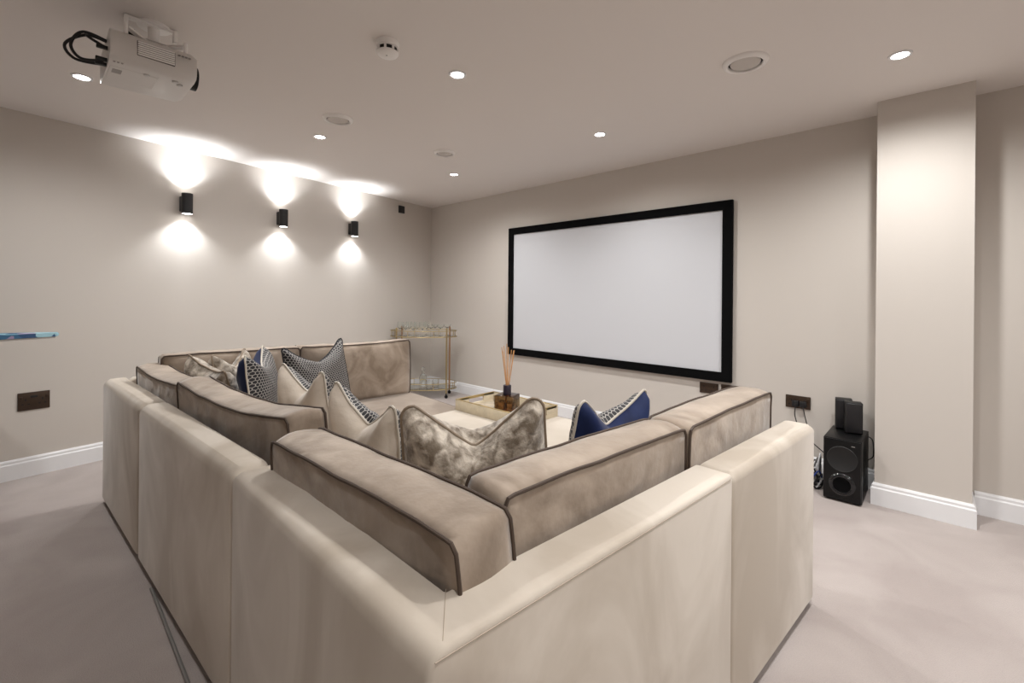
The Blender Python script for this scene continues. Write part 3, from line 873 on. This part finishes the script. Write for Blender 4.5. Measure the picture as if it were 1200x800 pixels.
for i, (gx, gy) in enumerate(spots):
    k = 0 if i in (7, 8, 9, 10) else 1
    src = g0 if k else g1
    o = src if first[k] else src.copy()
    if not first[k]: COL.objects.link(o)
    first[k] = False
    p = cc + CR * gx + CF * gy
    o.location = (p.x, p.y, Zc)
    tag(o, 'clear stemmed wine glass standing on the left part of the gold bar cart' if k else 'clear coupe glass standing on the right part of the gold bar cart', 'glass', 'wine glasses on the cart' if k else 'coupe glasses on the cart')
p = cc + CR * .005 + CF * (-.04)
t = thing('decanter', 'clear glass decanter with stopper on the lower shelf of the bar cart', 'decanter', (p.x, p.y, .1125))
bm = bmesh.new(); lathe(bm, [(0, 0), (.042, 0), (.045, .006), (.045, .12), (.036, .145), (.016, .165), (.014, .195), (.018, .2), (.016, .2), (.012, .195), (.0135, .165), (.033, .143), (.042, .12), (.042, .01), (0, .008)], 24, cap=False)
obj('bottle', bm, m_glass, t)
bm = bmesh.new(); lathe(bm, [(0, .19), (.011, .19), (.012, .2), (.02, .205), (.024, .222), (.018, .24), (0, .246)], 20, cap=False)
obj('stopper', bm, m_glass, t)
for k, (gx, gy, lb) in enumerate(((.085, -.06, 'clear glass tumbler nearest the decanter on the lower cart shelf'), (.15, .02, 'clear glass tumbler farther right of the decanter on the lower cart shelf'))):
    p = cc + CR * gx + CF * gy
    bm = bmesh.new(); lathe(bm, [(0, 0), (.032, 0), (.035, .004), (.038, .085), (.0365, .085), (.033, .010), (0, .009)], 20, cap=False)
    o = obj('tumbler', bm, m_glass); o.location = (p.x, p.y, .1125); tag(o, lb, 'glass', 'tumblers on the cart')

# ------------------------------------------------------------------ subwoofer and small speakers
sbx0, sbx1, sby0, sby1, sbh = -.519, -.329, 3.353, 3.69, .378
t = thing('subwoofer', 'black floor standing subwoofer with round port beside the pilaster', 'subwoofer', ((sbx0 + sbx1) / 2, sby0, 0))
w2 = (sbx1 - sbx0) / 2; dp = sby1 - sby0
obj('cabinet', nbox(-w2, w2, .004, dp, .008, sbh, .004, 2), m_black, t)
bm = nbox(-w2 + .004, w2 - .004, -.004, .006, .012, sbh - .004, .003, 2); obj('front_panel', bm, m_black, t)
bm = bmesh.new(); lathe(bm, [(.0, -.0045), (.070, -.0045), (.074, -.007), (.077, -.0045), (.077, -.003), (0, -.003)], 40, (0, 0, .26), axis='y', cap=False)
obj('driver_grille', bm, plain('speaker_mesh', srgb(15, 15, 16), .6, bump=.2, bscale=700), t)
bm = bmesh.new(); lathe(bm, [(.044, -.0045), (.045, -.010), (.052, -.013), (.064, -.009), (.068, -.0035)], 40, (.0, 0, .108), axis='y', cap=False)
pt = obj('bass_port', bm, m_port, t)
bm = bmesh.new(); lathe(bm, [(0, -.0048), (.045, -.0048), (.045, -.0035), (0, -.0035)], 32, (0, 0, .108), axis='y', cap=False)
obj('port_opening', bm, m_felt, pt)
obj('badge', nbox(.045, .062, -.0052, -.003, sbh - .034, sbh - .030), m_pgrey, t, smooth=False)
for sx_ in (-1, 1):
    for yy in (.03, dp - .03):
        bm = bmesh.new(); lathe(bm, [(0, 0), (.012, 0), (.013, .009), (0, .009)], 16, (sx_ * (w2 - .025), yy, 0), cap=False); obj('foot', bm, m_dark, t)
def satellite(label, loc, rot):
    t = thing('satellite_speaker', label, 'speaker', loc, rot, 'small black speakers on the subwoofer')
    obj('cabinet', nbox(-.045, .045, -.028, .04, .0, .195, .006, 3), m_black, t)
    obj('front_grille', nbox(-.042, .042, -.034, -.024, .006, .189, .004, 3), m_blackm, t)
satellite('small black speaker standing at the front on the subwoofer', (-.395, 3.565, sbh + .0005), deg(14))
satellite('small black speaker standing at the back on the subwoofer, partly hidden', (-.455, 3.645, sbh + .0005), deg(10))

# cables by the socket and subwoofer
for pts, m, lb, nm in (([(-.736, D - .040, .468), (-.735, D - .055, .40), (-.70, D - .05, .30), (-.62, D - .03, .22), (-.55, D - .02, .16), (-.50, D - .02, .12)], m_cable, 'black power cable hanging from the socket towards the subwoofer', 'power_cable'),
                   ([(-.690, D - .040, .466), (-.68, D - .05, .42), (-.66, D - .04, .30), (-.66, D - .05, .12), (-.64, D - .07, .008)], m_cable, 'second black cable hanging from the socket down to the carpet', 'power_cable')):
    o = obj(nm, tube(bmesh.new(), spline(pts, 10), .0032, 7), m); tag(o, lb, 'cable')
sw = bpy.data.objects['subwoofer']
obj('signal_cable', tube(bmesh.new(), spline([Vector(q) - sw.location for q in ((-.331, 3.66, .35), (-.305, 3.645, .33), (-.300, 3.635, .24), (-.331, 3.66, .20))], 10), .003, 7), m_cable, sw)
t = thing('cable_bundle', 'tangled heap of black, white and blue cables on the carpet beside the subwoofer', 'cables', (-.60, 3.52, 0))
rnd = random.Random(5)
for k in range(9):
    mm = (m_cable, m_wcable, m_cable, m_bcable, m_wcable, m_cable, m_gcable, m_cable, m_wcable)[k]
    hz_ = .05 + .022 * k
    pts = []
    a0 = rnd.random() * 6
    for j in range(8):
        a = a0 + j * 2 * PI / 8
        pts.append((.052 * math.cos(a) * (1 - .03 * k), .06 * math.sin(a) * (1 - .04 * k), max(.006, hz_ * (.55 + .45 * math.sin(a * 2 + k)))))
    obj('cable_loop', tube(bmesh.new(), spline(pts, 6, closed=True), .005, 6, closed=True), mm, t)

# grey cable lying on the carpet beside the left side of the sofa
pts = [(-2.36, .352, .006), (-2.12, .351, .006), (-1.91, .349, .006), (-1.70, .347, .006), (-1.4, .34, .006), (-.9, .33, .006)]
o = obj('floor_cable', tube(bmesh.new(), spline(pts, 8), .006, 8), m_gcable); tag(o, 'grey cable lying on the carpet along the left side of the sofa', 'cable')

# ------------------------------------------------------------------ ironing board (nose pokes into the picture)
t = thing('ironing_board', 'ironing board nose with a blue and lilac patterned cover by the left wall', 'ironing board', (-4.0, -.55, 0), deg(90))
bm = bmesh.new()
LB = .68
pl_ = []
for k in range(25):
    s = k / 24; x = LB - 1.30 * (1 - math.sin(s * PI / 2)) if False else 0
out_ = []
for k in range(40):
    a = 2 * PI * k / 40
    cx, sy_ = math.cos(a), math.sin(a)
    x = .68 * (1 if cx > 0 else 1) * math.copysign(abs(cx) ** .55, cx)
    wd = .17 if x < 0 else .17 * max(.28, (1 - (x / .68) ** 2 * .75))
    y = wd * math.copysign(abs(sy_) ** .6, sy_)
    out_.append((x, y))
prism(bm, out_, .948, .972)
bmesh.ops.bevel(bm, geom=list(bm.edges), offset=.006, segments=2, affect='EDGES', clamp_overlap=True)
obj('cover', bm, m_board, t)
obj('rim', tube(bmesh.new(), [(x * .97, y * .94, .943) for x, y in out_], .006, 6, closed=True), m_steel, t)
for s in (-1, 1):
    obj('leg', tube(bmesh.new(), [(.22 * s, .11 * s, .94), (-.42 * s, .11 * s, .03)], .011, 8), m_steel, t)
    obj('leg_crossbar', tube(bmesh.new(), [(-.42 * s, -.17, .014), (-.42 * s, .17, .014)], .013, 8), m_steel, t)
    obj('leg_brace', tube(bmesh.new(), [(-.41 * s, -.10, .016), (-.42 * s + .02 * s, .11 * s, .06)], .009, 8), m_steel, t)

# ------------------------------------------------------------------ colour management
S.view_settings.view_transform = 'Standard'; S.view_settings.look = 'None'
S.view_settings.gamma = 1.0; S.view_settings.use_curve_mapping = False
S.view_settings.exposure = 0.06
w = bpy.data.worlds.new('world'); S.world = w; w.use_nodes = True
w.node_tree.nodes['Background'].inputs['Color'].default_value = (.5, .5, .5, 1)
w.node_tree.nodes['Background'].inputs['Strength'].default_value = .2
S.cycles.max_bounces = 12; S.cycles.diffuse_bounces = 8; S.cycles.transmission_bounces = 12; S.cycles.glossy_bounces = 6
S.cycles.sample_clamp_indirect = 8; S.cycles.use_denoising = True
